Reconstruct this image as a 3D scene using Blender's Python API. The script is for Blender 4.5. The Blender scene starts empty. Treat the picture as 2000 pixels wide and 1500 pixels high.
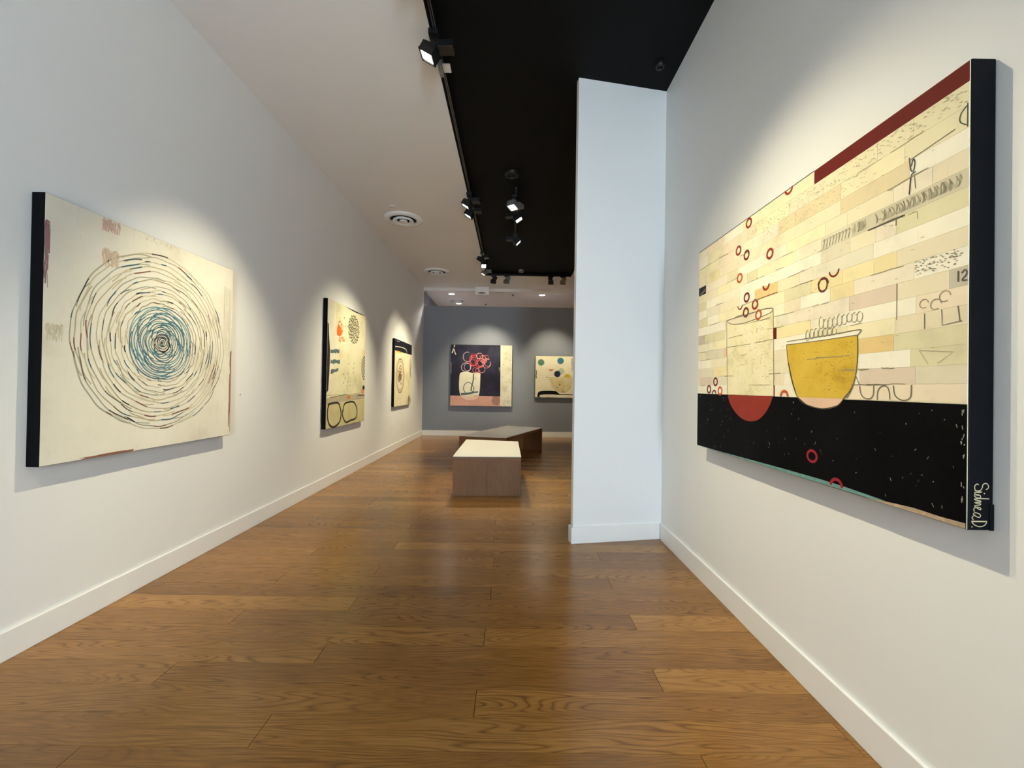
import bpy, math, random
from mathutils import Vector, Matrix, Quaternion

# ------------------------------------------------------------------ scene, camera, light
scene = bpy.context.scene
COL = scene.collection
vs = scene.view_settings
vs.view_transform = 'Standard'; vs.look = 'None'; vs.gamma = 1.0; vs.use_curve_mapping = False
vs.exposure = 0.0

cam_data = bpy.data.cameras.new('camera')
cam_data.sensor_fit = 'HORIZONTAL'; cam_data.sensor_width = 36.0
cam_data.lens = 795.863 / 2000 * 36.0
cam_data.clip_start = 0.05
cam = bpy.data.objects.new('camera', cam_data); COL.objects.link(cam)
_p, _r = 0.00672, 0.01536                      # pitch up, roll
_f = Vector((0.00033, math.cos(_p), math.sin(_p))).normalized()
_x = Vector((1, -0.00033, 0)).normalized(); _u = _x.cross(_f)
_x2 = _x * math.cos(_r) + _u * math.sin(_r); _u2 = _u * math.cos(_r) - _x * math.sin(_r)
M = Matrix.Identity(4)
for i in range(3):
    M[i][0] = _x2[i]; M[i][1] = _u2[i]; M[i][2] = -_f[i]
M.translation = (0, 0, 1.2)
cam.matrix_world = M
scene.camera = cam

world = bpy.data.worlds.new('daylight'); scene.world = world; world.use_nodes = True
bg = world.node_tree.nodes['Background']
bg.inputs[0].default_value = (0.68, 0.85, 1.0, 1); bg.inputs[1].default_value = 51.0   # overcast sky beyond the shop window
try:
    scene.cycles.max_bounces = 10; scene.cycles.diffuse_bounces = 7
    scene.cycles.sample_clamp_indirect = 6.0
    scene.cycles.use_denoising = True
except Exception: pass
portal = bpy.data.lights.new('window_portal', 'AREA'); portal.shape = 'RECTANGLE'
portal.size = 0.75; portal.size_y = 2.4; portal.cycles.is_portal = True
po = bpy.data.objects.new('window_portal', portal); COL.objects.link(po)
po.location = (0.725, -3.26, 1.3); po.rotation_euler = (math.radians(90), 0, 0)

SPOT = (1.0, 0.89, 0.61)          # warm white track lamps
SPOT_W = 150.0

# ------------------------------------------------------------------ colour and material helpers
def lin(c):
    o = []
    for v in c[:3]:
        v = v / 255.0
        o.append(v / 12.92 if v <= 0.04045 else ((v + 0.055) / 1.055) ** 2.4)
    return tuple(o) + (1.0,)

_mats = {}
def mat(name, rgb, rough=0.6, metal=0.0, var=0.0, vscale=8.0, bump=0.0, bscale=200.0, spec=0.5, emit=None, estr=0.0):
    if name in _mats: return _mats[name]
    m = bpy.data.materials.new(name); m.use_nodes = True
    nt = m.node_tree; b = nt.nodes['Principled BSDF']
    c = lin(rgb)
    if spec == 0.5 and ('paint' in name or 'paper' in name) and 'trim' not in name: spec = 0.12
    b.inputs['Base Color'].default_value = c
    b.inputs['Roughness'].default_value = rough; b.inputs['Metallic'].default_value = metal
    b.inputs['Specular IOR Level'].default_value = spec
    tc = nt.nodes.new('ShaderNodeTexCoord')
    if var > 0:
        n = nt.nodes.new('ShaderNodeTexNoise'); n.inputs['Scale'].default_value = vscale; n.inputs['Detail'].default_value = 5
        nt.links.new(tc.outputs['Object'], n.inputs['Vector'])
        r = nt.nodes.new('ShaderNodeValToRGB')
        r.color_ramp.elements[0].position = 0.3; r.color_ramp.elements[1].position = 0.7
        r.color_ramp.elements[0].color = tuple(x * (1 - var) for x in c[:3]) + (1,)
        r.color_ramp.elements[1].color = tuple(min(1, x * (1 + var * 0.6)) for x in c[:3]) + (1,)
        nt.links.new(n.outputs['Fac'], r.inputs['Fac']); nt.links.new(r.outputs['Color'], b.inputs['Base Color'])
    if bump > 0:
        n2 = nt.nodes.new('ShaderNodeTexNoise'); n2.inputs['Scale'].default_value = bscale; n2.inputs['Detail'].default_value = 3
        nt.links.new(tc.outputs['Object'], n2.inputs['Vector'])
        bp = nt.nodes.new('ShaderNodeBump'); bp.inputs['Strength'].default_value = bump; bp.inputs['Distance'].default_value = 0.002
        nt.links.new(n2.outputs['Fac'], bp.inputs['Height']); nt.links.new(bp.outputs['Normal'], b.inputs['Normal'])
    if emit is not None:
        b.inputs['Emission Color'].default_value = tuple(emit) + (1,); b.inputs['Emission Strength'].default_value = estr
    _mats[name] = m
    return m

def paint_attr_mat():
    m = bpy.data.materials.new('paint_stroke'); m.use_nodes = True
    nt = m.node_tree; b = nt.nodes['Principled BSDF']; b.inputs['Roughness'].default_value = 0.6; b.inputs['Specular IOR Level'].default_value = 0.2
    a = nt.nodes.new('ShaderNodeAttribute'); a.attribute_name = 'paint'
    nt.links.new(a.outputs['Color'], b.inputs['Base Color'])
    return m
STROKE = paint_attr_mat()

def canvas_mat(name, base, dark, light, scale=3.0, worn=0.35, spec=0.2):
    """brushed ground of a painting: broad smears, dry brush marks and canvas weave"""
    m = bpy.data.materials.new(name); m.use_nodes = True
    nt = m.node_tree; N = nt.nodes; L = nt.links; b = N['Principled BSDF']; b.inputs['Roughness'].default_value = 0.65; b.inputs['Specular IOR Level'].default_value = spec
    tc = N.new('ShaderNodeTexCoord')
    def noise(sc, stretch, det=6.0):
        mp = N.new('ShaderNodeMapping'); mp.inputs['Scale'].default_value = stretch
        L.new(tc.outputs['Object'], mp.inputs['Vector'])
        n = N.new('ShaderNodeTexNoise'); n.inputs['Scale'].default_value = sc; n.inputs['Detail'].default_value = det
        n.inputs['Roughness'].default_value = 0.6
        L.new(mp.outputs['Vector'], n.inputs['Vector']); return n
    n1 = noise(scale, (1, 1, 1)); n2 = noise(scale * 5, (3.0, 1, 0.6)); n3 = noise(60, (1, 1, 1), 2)
    r1 = N.new('ShaderNodeValToRGB'); e = r1.color_ramp.elements
    e[0].position = 0.28; e[0].color = lin(dark); e[1].position = 0.72; e[1].color = lin(light)
    mid = e.new(0.46); mid.color = lin(base)
    L.new(n1.outputs['Fac'], r1.inputs['Fac'])
    r2 = N.new('ShaderNodeValToRGB'); e = r2.color_ramp.elements
    e[0].position = 0.60; e[0].color = (0, 0, 0, 1); e[1].position = 0.72; e[1].color = (worn, worn, worn, 1)
    L.new(n2.outputs['Fac'], r2.inputs['Fac'])
    mx = N.new('ShaderNodeMixRGB'); mx.inputs[2].default_value = lin(dark)
    L.new(r2.outputs['Color'], mx.inputs[0]); L.new(r1.outputs['Color'], mx.inputs[1])
    L.new(mx.outputs['Color'], b.inputs['Base Color'])
    bp = N.new('ShaderNodeBump'); bp.inputs['Strength'].default_value = 0.25; bp.inputs['Distance'].default_value = 0.002
    L.new(n3.outputs['Fac'], bp.inputs['Height']); L.new(bp.outputs['Normal'], b.inputs['Normal'])
    return m

def oak_mat(name, c_dark, c_mid, c_light, rough, along='X', line=0.40, props=True):
    """oak: contour-line figure of a stretched noise field plus fine pores"""
    m = bpy.data.materials.new(name); m.use_nodes = True
    nt = m.node_tree; N = nt.nodes; L = nt.links; b = N['Principled BSDF']
    tc = N.new('ShaderNodeTexCoord')
    def math_(op, a, bb=None):
        n = N.new('ShaderNodeMath'); n.operation = op
        for i, v in enumerate((a, bb)):
            if v is None: continue
            if hasattr(v, 'links'): L.new(v, n.inputs[i])
            else: n.inputs[i].default_value = v
        return n.outputs[0]
    vec = tc.outputs['Object']
    if props:
        at = N.new('ShaderNodeAttribute'); at.attribute_type = 'OBJECT'; at.attribute_name = 'grain_seed'
        tone = N.new('ShaderNodeAttribute'); tone.attribute_type = 'OBJECT'; tone.attribute_name = 'tone'
        cb = N.new('ShaderNodeCombineXYZ'); L.new(at.outputs['Fac'], cb.inputs[0]); L.new(at.outputs['Fac'], cb.inputs[1]); L.new(at.outputs['Fac'], cb.inputs[2])
        va = N.new('ShaderNodeVectorMath'); va.operation = 'ADD'
        L.new(vec, va.inputs[0]); L.new(cb.outputs[0], va.inputs[1]); vec = va.outputs[0]
    st1 = {'X': (1.0, 8.5, 8.5), 'Z': (8.0, 8.0, 0.75)}[along]
    st2 = {'X': (9.0, 260.0, 260.0), 'Z': (260.0, 260.0, 9.0)}[along]
    st3 = {'X': (0.8, 2.6, 2.6), 'Z': (2.6, 2.6, 0.8)}[along]
    def noise(st, det, dist=0.0):
        mp = N.new('ShaderNodeMapping'); mp.inputs['Scale'].default_value = st; L.new(vec, mp.inputs['Vector'])
        n = N.new('ShaderNodeTexNoise'); n.inputs['Scale'].default_value = 1.0; n.inputs['Detail'].default_value = det
        n.inputs['Distortion'].default_value = dist; L.new(mp.outputs['Vector'], n.inputs['Vector']); return n.outputs['Fac']
    field = noise(st1, 1.0, 0.15)
    saw = math_('FRACT', math_('MULTIPLY', field, 25.0))
    rl = N.new('ShaderNodeValToRGB'); e = rl.color_ramp.elements          # growth ring: slow rise, sharp dark late wood
    e[0].position = 0.0; e[0].color = (0.55, 0.55, 0.55, 1); e[1].position = 1.0; e[1].color = (0.5, 0.5, 0.5, 1)
    k = e.new(0.2); k.color = (1, 1, 1, 1); k = e.new(0.7); k.color = (0.85, 0.85, 0.85, 1); k = e.new(0.92); k.color = (0, 0, 0, 1)
    L.new(saw, rl.inputs['Fac'])
    mask = N.new('ShaderNodeValToRGB'); e = mask.color_ramp.elements      # figure is strong only in places
    e[0].position = 0.40; e[0].color = (0.25, 0.25, 0.25, 1); e[1].position = 0.62; e[1].color = (1, 1, 1, 1)
    L.new(noise(st3, 2), mask.inputs['Fac'])
    pores = noise(st2, 3)
    fig = math_('MULTIPLY', math_('SUBTRACT', rl.outputs['Color'], 0.75), math_('MULTIPLY', mask.outputs['Color'], line))
    val = math_('ADD', math_('ADD', 0.52, fig), math_('MULTIPLY', math_('SUBTRACT', pores, 0.5), 0.7))
    val = math_('ADD', val, math_('MULTIPLY', math_('SUBTRACT', noise(st3, 3), 0.5), 0.45))
    if props: val = math_('ADD', val, tone.outputs['Fac'])
    cr = N.new('ShaderNodeValToRGB'); e = cr.color_ramp.elements
    e[0].position = 0.1; e[0].color = lin(c_dark); e[1].position = 0.9; e[1].color = lin(c_light)
    k = e.new(0.5); k.color = lin(c_mid)
    L.new(val, cr.inputs['Fac']); L.new(cr.outputs['Color'], b.inputs['Base Color'])
    b.inputs['Roughness'].default_value = rough
    bp = N.new('ShaderNodeBump'); bp.inputs['Strength'].default_value = 0.05; bp.inputs['Distance'].default_value = 0.001
    L.new(pores, bp.inputs['Height']); L.new(bp.outputs['Normal'], b.inputs['Normal'])
    return m

WALL = mat('white_wall_paint', (233, 233, 231), 0.55, var=0.012, vscale=1.5, bump=0.06, bscale=260, spec=0.35)
TRIM = mat('white_trim_paint', (236, 235, 232), 0.38, var=0.01, vscale=2)
GREY = mat('grey_wall_paint', (132, 137, 148), 0.55, var=0.02, vscale=1.5, bump=0.06, bscale=260, spec=0.35)
CEIL = mat('white_ceiling_paint', (240, 238, 235), 0.5, var=0.012, vscale=1.2, spec=0.3)
BLACKC = mat('black_ceiling_paint', (8, 8, 9), 0.7, var=0.05, vscale=1.0, spec=0.15)
BLACKM = mat('black_metal', (14, 14, 15), 0.45, var=0.05, vscale=20)
GREYM = mat('grey_metal', (118, 116, 112), 0.45, var=0.05, vscale=20)
RAIL = mat('aluminium_rail', (150, 146, 138), 0.4, metal=0.6, var=0.05, vscale=30)
WHITEM = mat('white_enamel', (245, 244, 243), 0.35, var=0.02, vscale=10)
DARK = mat('dark_void', (10, 10, 10), 0.9, var=0.05)
LENS = mat('lamp_lens', (255, 250, 240), 0.4, var=0.01, emit=(1.0, 0.97, 0.90), estr=14.0)
DLENS = mat('downlight_lens', (255, 250, 240), 0.4, var=0.01, emit=(1.0, 0.95, 0.84), estr=9.0)
OAK = oak_mat('oak_floor', (82, 51, 17), (134, 91, 38), (166, 121, 59), 0.25)
OAKB = oak_mat('oak_bench', (88, 54, 24), (120, 79, 40), (142, 101, 58), 0.55, along='Z', line=0.15, props=True)
SUB = mat('subfloor', (30, 20, 12), 0.9, var=0.1)
BTOP = mat('white_laminate', (226, 224, 214), 0.35, var=0.02, vscale=3)
EDGEK = mat('painted_canvas_edge', (9, 10, 14), 0.6, var=0.15, vscale=12, bump=0.15, bscale=300, spec=0.08)

# ------------------------------------------------------------------ mesh helpers
def link(name, me, material, parent=None):
    o = bpy.data.objects.new(name, me); COL.objects.link(o)
    if material is not None and not me.materials: me.materials.append(material)
    if parent is not None: o.parent = parent
    return o
def meshobj(name, V, F, material, parent=None, smooth=False):
    me = bpy.data.meshes.new(name); me.from_pydata([tuple(v) for v in V], [], F); me.update()
    if smooth:
        for p in me.polygons: p.use_smooth = True
    return link(name, me, material, parent)
def box_vf(x0, x1, y0, y1, z0, z1, off=0):
    V = [(x0,y0,z0),(x1,y0,z0),(x1,y1,z0),(x0,y1,z0),(x0,y0,z1),(x1,y0,z1),(x1,y1,z1),(x0,y1,z1)]
    F = [(0,3,2,1),(4,5,6,7),(0,1,5,4),(1,2,6,5),(2,3,7,6),(3,0,4,7)]
    return V, [tuple(i + off for i in f) for f in F]
def box(name, b, material, parent=None, bevel=0.0):
    V, F = box_vf(*b); o = meshobj(name, V, F, material, parent)
    if bevel > 0:
        md = o.modifiers.new('bevel', 'BEVEL'); md.width = bevel; md.segments = 2; md.limit_method = 'ANGLE'
    return o
def boxes(name, bs, material, parent=None):
    V = []; F = []
    for b in bs:
        v, f = box_vf(*b, off=len(V)); V += v; F += f
    return meshobj(name, V, F, material, parent)
def prism(name, outline, z0, z1, material, parent=None, bevel=0.0):
    n = len(outline); V = [(x, y, z0) for x, y in outline] + [(x, y, z1) for x, y in outline]
    F = [tuple(reversed(range(n))), tuple(range(n, 2 * n))] + [(i, (i + 1) % n, n + (i + 1) % n, n + i) for i in range(n)]
    o = meshobj(name, V, F, material, parent)
    if bevel > 0:
        md = o.modifiers.new('bevel', 'BEVEL'); md.width = bevel; md.segments = 2; md.limit_method = 'ANGLE'
    return o
def lathe(name, prof, material, parent=None, n=48, close=False, smooth=True, at=(0, 0, 0)):
    V = []; F = []; m = len(prof)
    for i in range(n):
        a = 2 * math.pi * i / n
        for r, z in prof: V.append((at[0] + r * math.cos(a), at[1] + r * math.sin(a), at[2] + z))
    for i in range(n):
        j = (i + 1) % n
        for k in range(m if close else m - 1):
            l = (k + 1) % m; F.append((i*m+k, j*m+k, j*m+l, i*m+l))
    o = meshobj(name, V, F, material, parent, smooth)
    return o
def disc(name, r, z, material, parent=None, n=40, at=(0, 0)):
    V = [(at[0] + r*math.cos(2*math.pi*i/n), at[1] + r*math.sin(2*math.pi*i/n), z) for i in range(n)]
    return meshobj(name, V, [tuple(reversed(range(n)))], material, parent)
def tag(o, label=None, cat=None, group=None, kind=None):
    if label: o['label'] = label
    if cat: o['category'] = cat
    if group: o['group'] = group
    if kind: o['kind'] = kind
    return o
def empty(name, loc, rz=0.0):
    o = bpy.data.objects.new(name, None); COL.objects.link(o); o.empty_display_size = 0.1
    o.location = loc; o.rotation_euler = (0, 0, rz); return o

# ------------------------------------------------------------------ room shell
XL, XR, ZW, ZB, ZR = -2.15, 1.216, 3.554, 3.61, 3.48
YB, YF, YR, XE = -3.2, 9.82, 13.0, 4.2
def struct(o, label=None):
    o['kind'] = 'structure'
    if label: o['label'] = label
    return o
struct(box('wall_left', (XL - 0.15, XL, YB - 0.12, YF, -0.02, 3.75), WALL), 'long white wall with the round swirl painting')
struct(box('wall_left_rear', (XL - 0.15, XL, YF, YR, -0.02, 3.75), GREY), 'grey side wall beyond the far partition')
struct(box('wall_right', (XR, XR + 0.14, YB - 0.12, 3.30, -0.02, 3.75), WALL), 'white wall carrying the large collage painting')
struct(box('wall_far', (XL, XE, YF, YF + 0.13, 0.0, 3.125), GREY), 'grey far partition that stops short of the ceiling')
struct(box('wall_rear', (XL - 0.15, XE + 0.15, YR, YR + 0.12, -0.02, 3.75), WALL))
struct(box('wall_side', (XE, XE + 0.14, 3.0, YR, -0.02, 3.75), WALL))
struct(box('wall_return', (XR + 0.14, XE + 0.14, 3.18, 3.30, -0.02, 3.75), WALL))
# angled wing partition off the right wall
pd = Vector((0.984, 0.178)); pn = Vector((-0.178, 0.984))
p0 = Vector((0.486, 3.150)); plen = (XR + 0.01 - p0.x) / pd.x; pth = 0.048
q = [p0, p0 + pd * plen, p0 + pd * plen + pn * pth, p0 + pn * pth]
struct(prism('wall_partition', [tuple(v) for v in q], 0.0, 3.62, WALL, bevel=0.002), 'narrow white wing wall set at an angle off the right wall')
# shop front behind the camera, glazing bars only
bw = boxes('wall_back', [(XL - 0.15, 0.35, YB - 0.12, YB, -0.02, 3.75), (1.1, XR + 0.14, YB - 0.12, YB, -0.02, 3.75),
                         (0.35, 1.1, YB - 0.12, YB, 2.5, 3.75), (0.35, 1.1, YB - 0.12, YB, -0.02, 0.1)], WALL)
struct(bw)
wf = boxes('window_1', [(0.35, 1.1, YB - 0.08, YB - 0.02, 0.1, 0.16), (0.35, 1.1, YB - 0.08, YB - 0.02, 2.44, 2.5),
                        (0.35, 0.40, YB - 0.08, YB - 0.02, 0.1, 2.5), (1.04, 1.1, YB - 0.08, YB - 0.02, 0.1, 2.5),
                        (0.71, 0.74, YB - 0.08, YB - 0.02, 0.1, 2.5)], BLACKM)
struct(wf)
# ceilings
EX0, EX1, EY1 = -0.578, XR + 0.005, 8.645
struct(boxes('ceiling', [(XL - 0.15, EX0, YB - 0.12, 9.78, ZW, ZW + 0.3), (EX0, XE + 0.14, EY1, 9.78, ZW, ZW + 0.3),
                         (EX1, XE + 0.14, 3.18, EY1, ZW, ZW + 0.3)], CEIL), 'off white ceiling')
rb = 0.012
struct(boxes('ceiling_recess', [(EX0, EX1, YB - 0.12, EY1, ZB, ZB + 0.2), (EX0, EX0 + rb, YB - 0.12, EY1, ZW, ZB),
                                (EX0, EX1, EY1 - rb, EY1, ZW, ZB), (EX1 - rb, EX1, 3.30, EY1, ZW, ZB)], BLACKC), 'black painted recessed strip of the ceiling')
struct(box('ceiling_rear', (XL - 0.15, XE + 0.14, 9.78, YR + 0.12, ZR, ZR + 0.4), CEIL), 'slightly lower ceiling beyond the far partition')
# baseboards
BH, BT = 0.125, 0.015
def bboard(name, outline, label=None):
    o = prism(name, outline, 0.0, BH, TRIM, bevel=0.0025); struct(o, label)
bboard('baseboard_left', [(XL, YB), (XL + BT, YB), (XL + BT, YF - BT), (XL, YF - BT)])
bboard('baseboard_right', [(XR - BT, YB), (XR, YB), (XR, 3.275), (XR - BT, 3.272)])
bboard('baseboard_far', [(XL, YF - BT), (XE, YF - BT), (XE, YF), (XL, YF)])
o0 = p0 - pd * BT - pn * BT; o1 = p0 + pd * (plen - 0.03) - pn * BT
i1 = p0 + pd * (plen - 0.03); i0 = Vector(p0)
i3 = p0 + pn * pth; o3 = p0 + pn * (pth + BT) - pd * BT; o2 = p0 + pn * (pth + BT) + pd * plen; i2 = p0 + pn * pth + pd * plen
bboard('baseboard_partition', [tuple(v) for v in (o0, o1, i1, i0, i3, i2, o2, o3)])

# ------------------------------------------------------------------ oak floor, one object per board
floor = box('floor', (XL, XE + 0.05, YB - 0.1, YR, -0.06, -0.012), SUB); struct(floor, 'satin oak plank floor')
PIT, ORG, GAP = 0.137, 1.3465, 0.0005
rng = random.Random(4)
def plank_spans(r, xmax):
    base = {0: -0.845, 1: -0.115, 2: 0.63}[r % 3] + rng.uniform(-0.012, 0.012)
    L = 2.03; j = base
    while j > XL + 0.05: j -= L
    cuts = [XL]; j += L
    while j < xmax - 0.02:
        cuts.append(j); j += L
    cuts.append(xmax)
    return list(zip(cuts[:-1], cuts[1:]))
restV = []; restF = []
r0 = int(math.floor((YB - ORG) / PIT)); r1 = int(math.ceil((YR - ORG) / PIT))
TONES = {(9, 1): -0.16, (8, 0): -0.10, (6, 1): -0.05, (5, 1): -0.10, (-1, 1): -0.10, (3, 1): -0.05, (0, 1): -0.05, (20, 1): 0.10, (10, 1): 0.08}
for r in range(r0, r1):
    y0, y1 = ORG + r * PIT, ORG + (r + 1) * PIT
    inview = 0.95 < y0 and y1 < YF
    xmax = XR if y1 < 3.2 else XE
    for k, (a, b) in enumerate(plank_spans(r, xmax)):
        y0c, y1c = max(y0, YB), min(y1, YF if inview else YR)
        if inview and a < 1.5:
            o = box('plank', (a - (a+b)/2 + 0.0011, b - (a+b)/2 - 0.0011, -PIT/2 + GAP, PIT/2 - GAP, -0.012, 0.0), OAK, floor)
            o.location = ((a + b) / 2, (y0 + y1) / 2, rng.uniform(-0.00025, 0.0))
            o['tone'] = float(TONES.get((r, k), 0.0) + rng.gauss(0, 0.07)); o['grain_seed'] = float(rng.uniform(0, 60))
        else:
            v, f = box_vf(a + GAP, b - GAP, y0c + GAP, y1c - GAP, -0.012, 0.0, off=len(restV)); restV += v; restF += f
o = meshobj('plank_field', restV, restF, OAK, floor); o['kind'] = 'stuff'; o['tone'] = 0.0; o['grain_seed'] = 3.0

# ------------------------------------------------------------------ paintings
def painting(name, W, H, T, loc, rz, face, label, edge=EDGEK):
    """local x = right along the wall, z = up, -y = out of the wall"""
    root = empty(name, loc, rz)
    root.location += root.rotation_euler.to_matrix() @ Vector((0, -0.002, 0)); T -= 0.002
    tag(root, label, 'painting', 'abstract canvases in the gallery')
    body = box('canvas_edge', (0, W, -T + 0.0012, 0, 0, H), edge, root, bevel=0.003)
    e = 0.0022
    box('canvas_face', (e, W - e, -T, -T + 0.0011, e, H - e), face, root)
    return root
class Paint:
    """flat paint or paper on a canvas; lift = millimetres above the face"""
    def __init__(s, root, T): s.root = root; s.T = T - 0.002
    def y(s, lift): return -s.T - lift * 0.001
    def poly(s, name, pts, material, lift=0.4):
        y = s.y(lift); V = [(u, y, v) for u, v in pts]
        a = sum(pts[i][0]*pts[(i+1) % len(pts)][1] - pts[(i+1) % len(pts)][0]*pts[i][1] for i in range(len(pts)))
        idx = tuple(range(len(pts)))
        return meshobj(name, V, [idx if a > 0 else idx[::-1]], material, s.root)
    def strip(s, u0, u1, v0, v1, material, name='paper_strip', th=0.8):
        g = 0.0004
        return box(name, (u0 + g, u1 - g, s.y(th), s.y(0) - 0.00002, v0 + g, v1 - g), material, s.root)
    def strokes(s, name, items, lift=1.2):
        """items: (points, width, rgb); ribbons in one mesh with a paint colour each"""
        V = []; F = []; C = []
        for n, (pts, w, rgb) in enumerate(items):
            y = s.y(lift + 0.004 * (n % 60)); k = len(pts); b0 = len(V)
            if k < 2: continue
            for i, (u, v) in enumerate(pts):
                a = pts[max(0, i - 1)]; c = pts[min(k - 1, i + 1)]
                du, dv = c[0] - a[0], c[1] - a[1]; d = math.hypot(du, dv) or 1e-6
                ww = (w[i] if isinstance(w, (list, tuple)) else w) / 2
                nu, nv = -dv / d * ww, du / d * ww
                V.append((u + nu, y, v + nv)); V.append((u - nu, y, v - nv))
            for i in range(k - 1):
                j = b0 + 2 * i; F.append((j, j + 1, j + 3, j + 2)); C.append(rgb)
        me = bpy.data.meshes.new(name); me.from_pydata(V, [], F); me.update()
        ca = me.color_attributes.new('paint', 'FLOAT_COLOR', 'CORNER')
        li = 0
        for p, rgb in zip(me.polygons, C):
            c = lin(rgb)
            for _ in range(p.loop_total):
                ca.data[p.loop_start + _].color = c
        o = link(name, me, STROKE, s.root)
        if len(items) > 1: o['kind'] = 'stuff'
        return o
def smooth(pts, n=6):
    """Catmull-Rom through the points"""
    if len(pts) < 3: return list(pts)
    P = [pts[0]] + list(pts) + [pts[-1]]; out = []
    for i in range(1, len(P) - 2):
        for k in range(n):
            t = k / n; a, b, c, d = P[i-1], P[i], P[i+1], P[i+2]
            out.append(tuple(0.5 * (2*b[j] + (c[j]-a[j])*t + (2*a[j]-5*b[j]+4*c[j]-d[j])*t*t + (3*b[j]-a[j]-3*c[j]+d[j])*t**3) for j in (0, 1)))
    out.append(tuple(pts[-1])); return out
def ell(cu, cv, ru, rv, a0=0, a1=360, n=28, rot=0.0):
    o = []; cr, sr = math.cos(rot), math.sin(rot)
    for i in range(n + 1):
        a = math.radians(a0 + (a1 - a0) * i / n); x, z = ru * math.cos(a), rv * math.sin(a)
        o.append((cu + x * cr - z * sr, cv + x * sr + z * cr))
    return o
def ring_poly(P, name, cu, cv, ru, rv, w, material, a0=0, a1=360, lift=1.6, n=28):
    V = []; F = []; y = P.y(lift)
    A = ell(cu, cv, ru, rv, a0, a1, n); B = ell(cu, cv, ru - w, rv - w, a0, a1, n)
    for a, b in zip(A, B): V += [(a[0], y, a[1]), (b[0], y, b[1])]
    for i in range(n): F.append((2*i, 2*i+2, 2*i+3, 2*i+1))
    return meshobj(name, V, F, material, P.root)
def rough_line(a, b, rng, amp=0.003, n=8):
    return [(a[0] + (b[0]-a[0])*i/n + rng.uniform(-amp, amp), a[1] + (b[1]-a[1])*i/n + rng.uniform(-amp, amp)) for i in range(n + 1)]
def smear(P, name, u0, u1, v0, v1, rgb, rng, n=40, w=0.004, vertical=True, lift=0.5):
    """dry brush patch of many thin strokes"""
    it = []
    for i in range(n):
        dv = rng.uniform(-12, 10); c = tuple(max(0, min(255, x + dv)) for x in rgb)
        if vertical:
            u = rng.uniform(u0, u1); a = rng.uniform(v0, v1); b = a + rng.uniform(0.15, 0.5) * (v1 - v0); it.append(([(u, a), (u + rng.uniform(-.004, .004), min(b, v1 + rng.uniform(-.012, .006)))], w * rng.uniform(.4, 1.3), c))
        else:
            v = rng.uniform(v0, v1); a = rng.uniform(u0, u1); b = a + rng.uniform(0.15, 0.5) * (u1 - u0); it.append(([(a, v), (min(b, u1), v + rng.uniform(-.003, .003))], w * rng.uniform(.4, 1.3), c))
    return P.strokes(name, it, lift)

PI2 = math.pi / 2
# ---- 1: swirl painting, left wall
T1 = 0.062
cm = canvas_mat('cream_ground', (224, 219, 202), (206, 197, 178), (232, 228, 213), 2.6, 0.35)
root = painting('swirl_painting', 1.224, 1.224, T1, (XL, 1.807, 0.811), PI2, cm, 'cream canvas with one big blue centred swirl of round scalloped rings')
P = Paint(root, T1); rg = random.Random(11)
CU, CV = 0.622, 0.616
outer = []; dashes = []; teal = []; heart = []
r = 0.232; ringi = 0
while r < 0.506:
    n = rg.randint(5, 8); ph = rg.uniform(0, 360); sp = 0.024
    for k in range(n):
        a0 = ph + 360 / n * k - rg.uniform(2, 14); a1 = ph + 360 / n * (k + 1) + rg.uniform(2, 16)
        pts = []; m = 26; dr = rg.uniform(-0.006, 0.006)
        for i in range(m + 1):
            t = i / m; a = math.radians(a0 + (a1 - a0) * t)
            rr = r + dr + 0.015 * math.sin(math.pi * t) - 0.008 + 0.0022 * math.sin(7 * t * math.pi + k) + 0.0012 * math.sin(17 * t + ringi)
            pts.append((CU + rr * math.cos(a), CV + rr * math.sin(a) * 1.0))
        c = rg.choice([(190, 180, 150), (197, 188, 160), (172, 164, 138), (180, 170, 138), (158, 158, 142), (194, 184, 148)])
        outer.append((pts, rg.uniform(0.0042, 0.0068), c))
        for q_ in range(rg.randint(1, 2)):
            i0_ = rg.randint(0, m - 6); i1_ = i0_ + rg.randint(2, 6)
            c = rg.choice([(38, 34, 30), (46, 84, 96), (60, 96, 108), (108, 84, 50), (120, 60, 46), (70, 62, 50), (52, 92, 100), (86, 80, 60)])
            dashes.append((pts[i0_:i1_ + 1], rg.uniform(0.0035, 0.0075), tuple(int(x * .8 + 30) for x in c)))
    r += rg.uniform(0.021, 0.029); ringi += 1
r = 0.060
while r < 0.218:
    n = rg.randint(4, 6); ph = rg.uniform(0, 360)
    for k in range(n):
        a0 = ph + 360 / n * k - rg.uniform(4, 20); a1 = ph + 360 / n * (k + 1) + rg.uniform(4, 20)
        pts = []; m = 20; dr = rg.uniform(-0.003, 0.003)
        for i in range(m + 1):
            t = i / m; a = math.radians(a0 + (a1 - a0) * t)
            rr = r + dr + 0.019 * max(0.0, math.sin(math.pi * t)) ** 0.8 - 0.011
            pts.append((CU + rr * math.cos(a), CV + rr * math.sin(a)))
        f = (r - 0.06) / 0.16
        c = rg.choice([(48, 98, 114), (60, 112, 128), (42, 82, 96), (84, 128, 136), (60, 96, 104)])
        c = tuple(int(x + f * 22) for x in c)
        if rg.random() < 0.05: c = (196, 150, 120)
        teal.append((pts, rg.uniform(0.0036, 0.0060), c))
    r += 0.0128
r = 0.006
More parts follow.
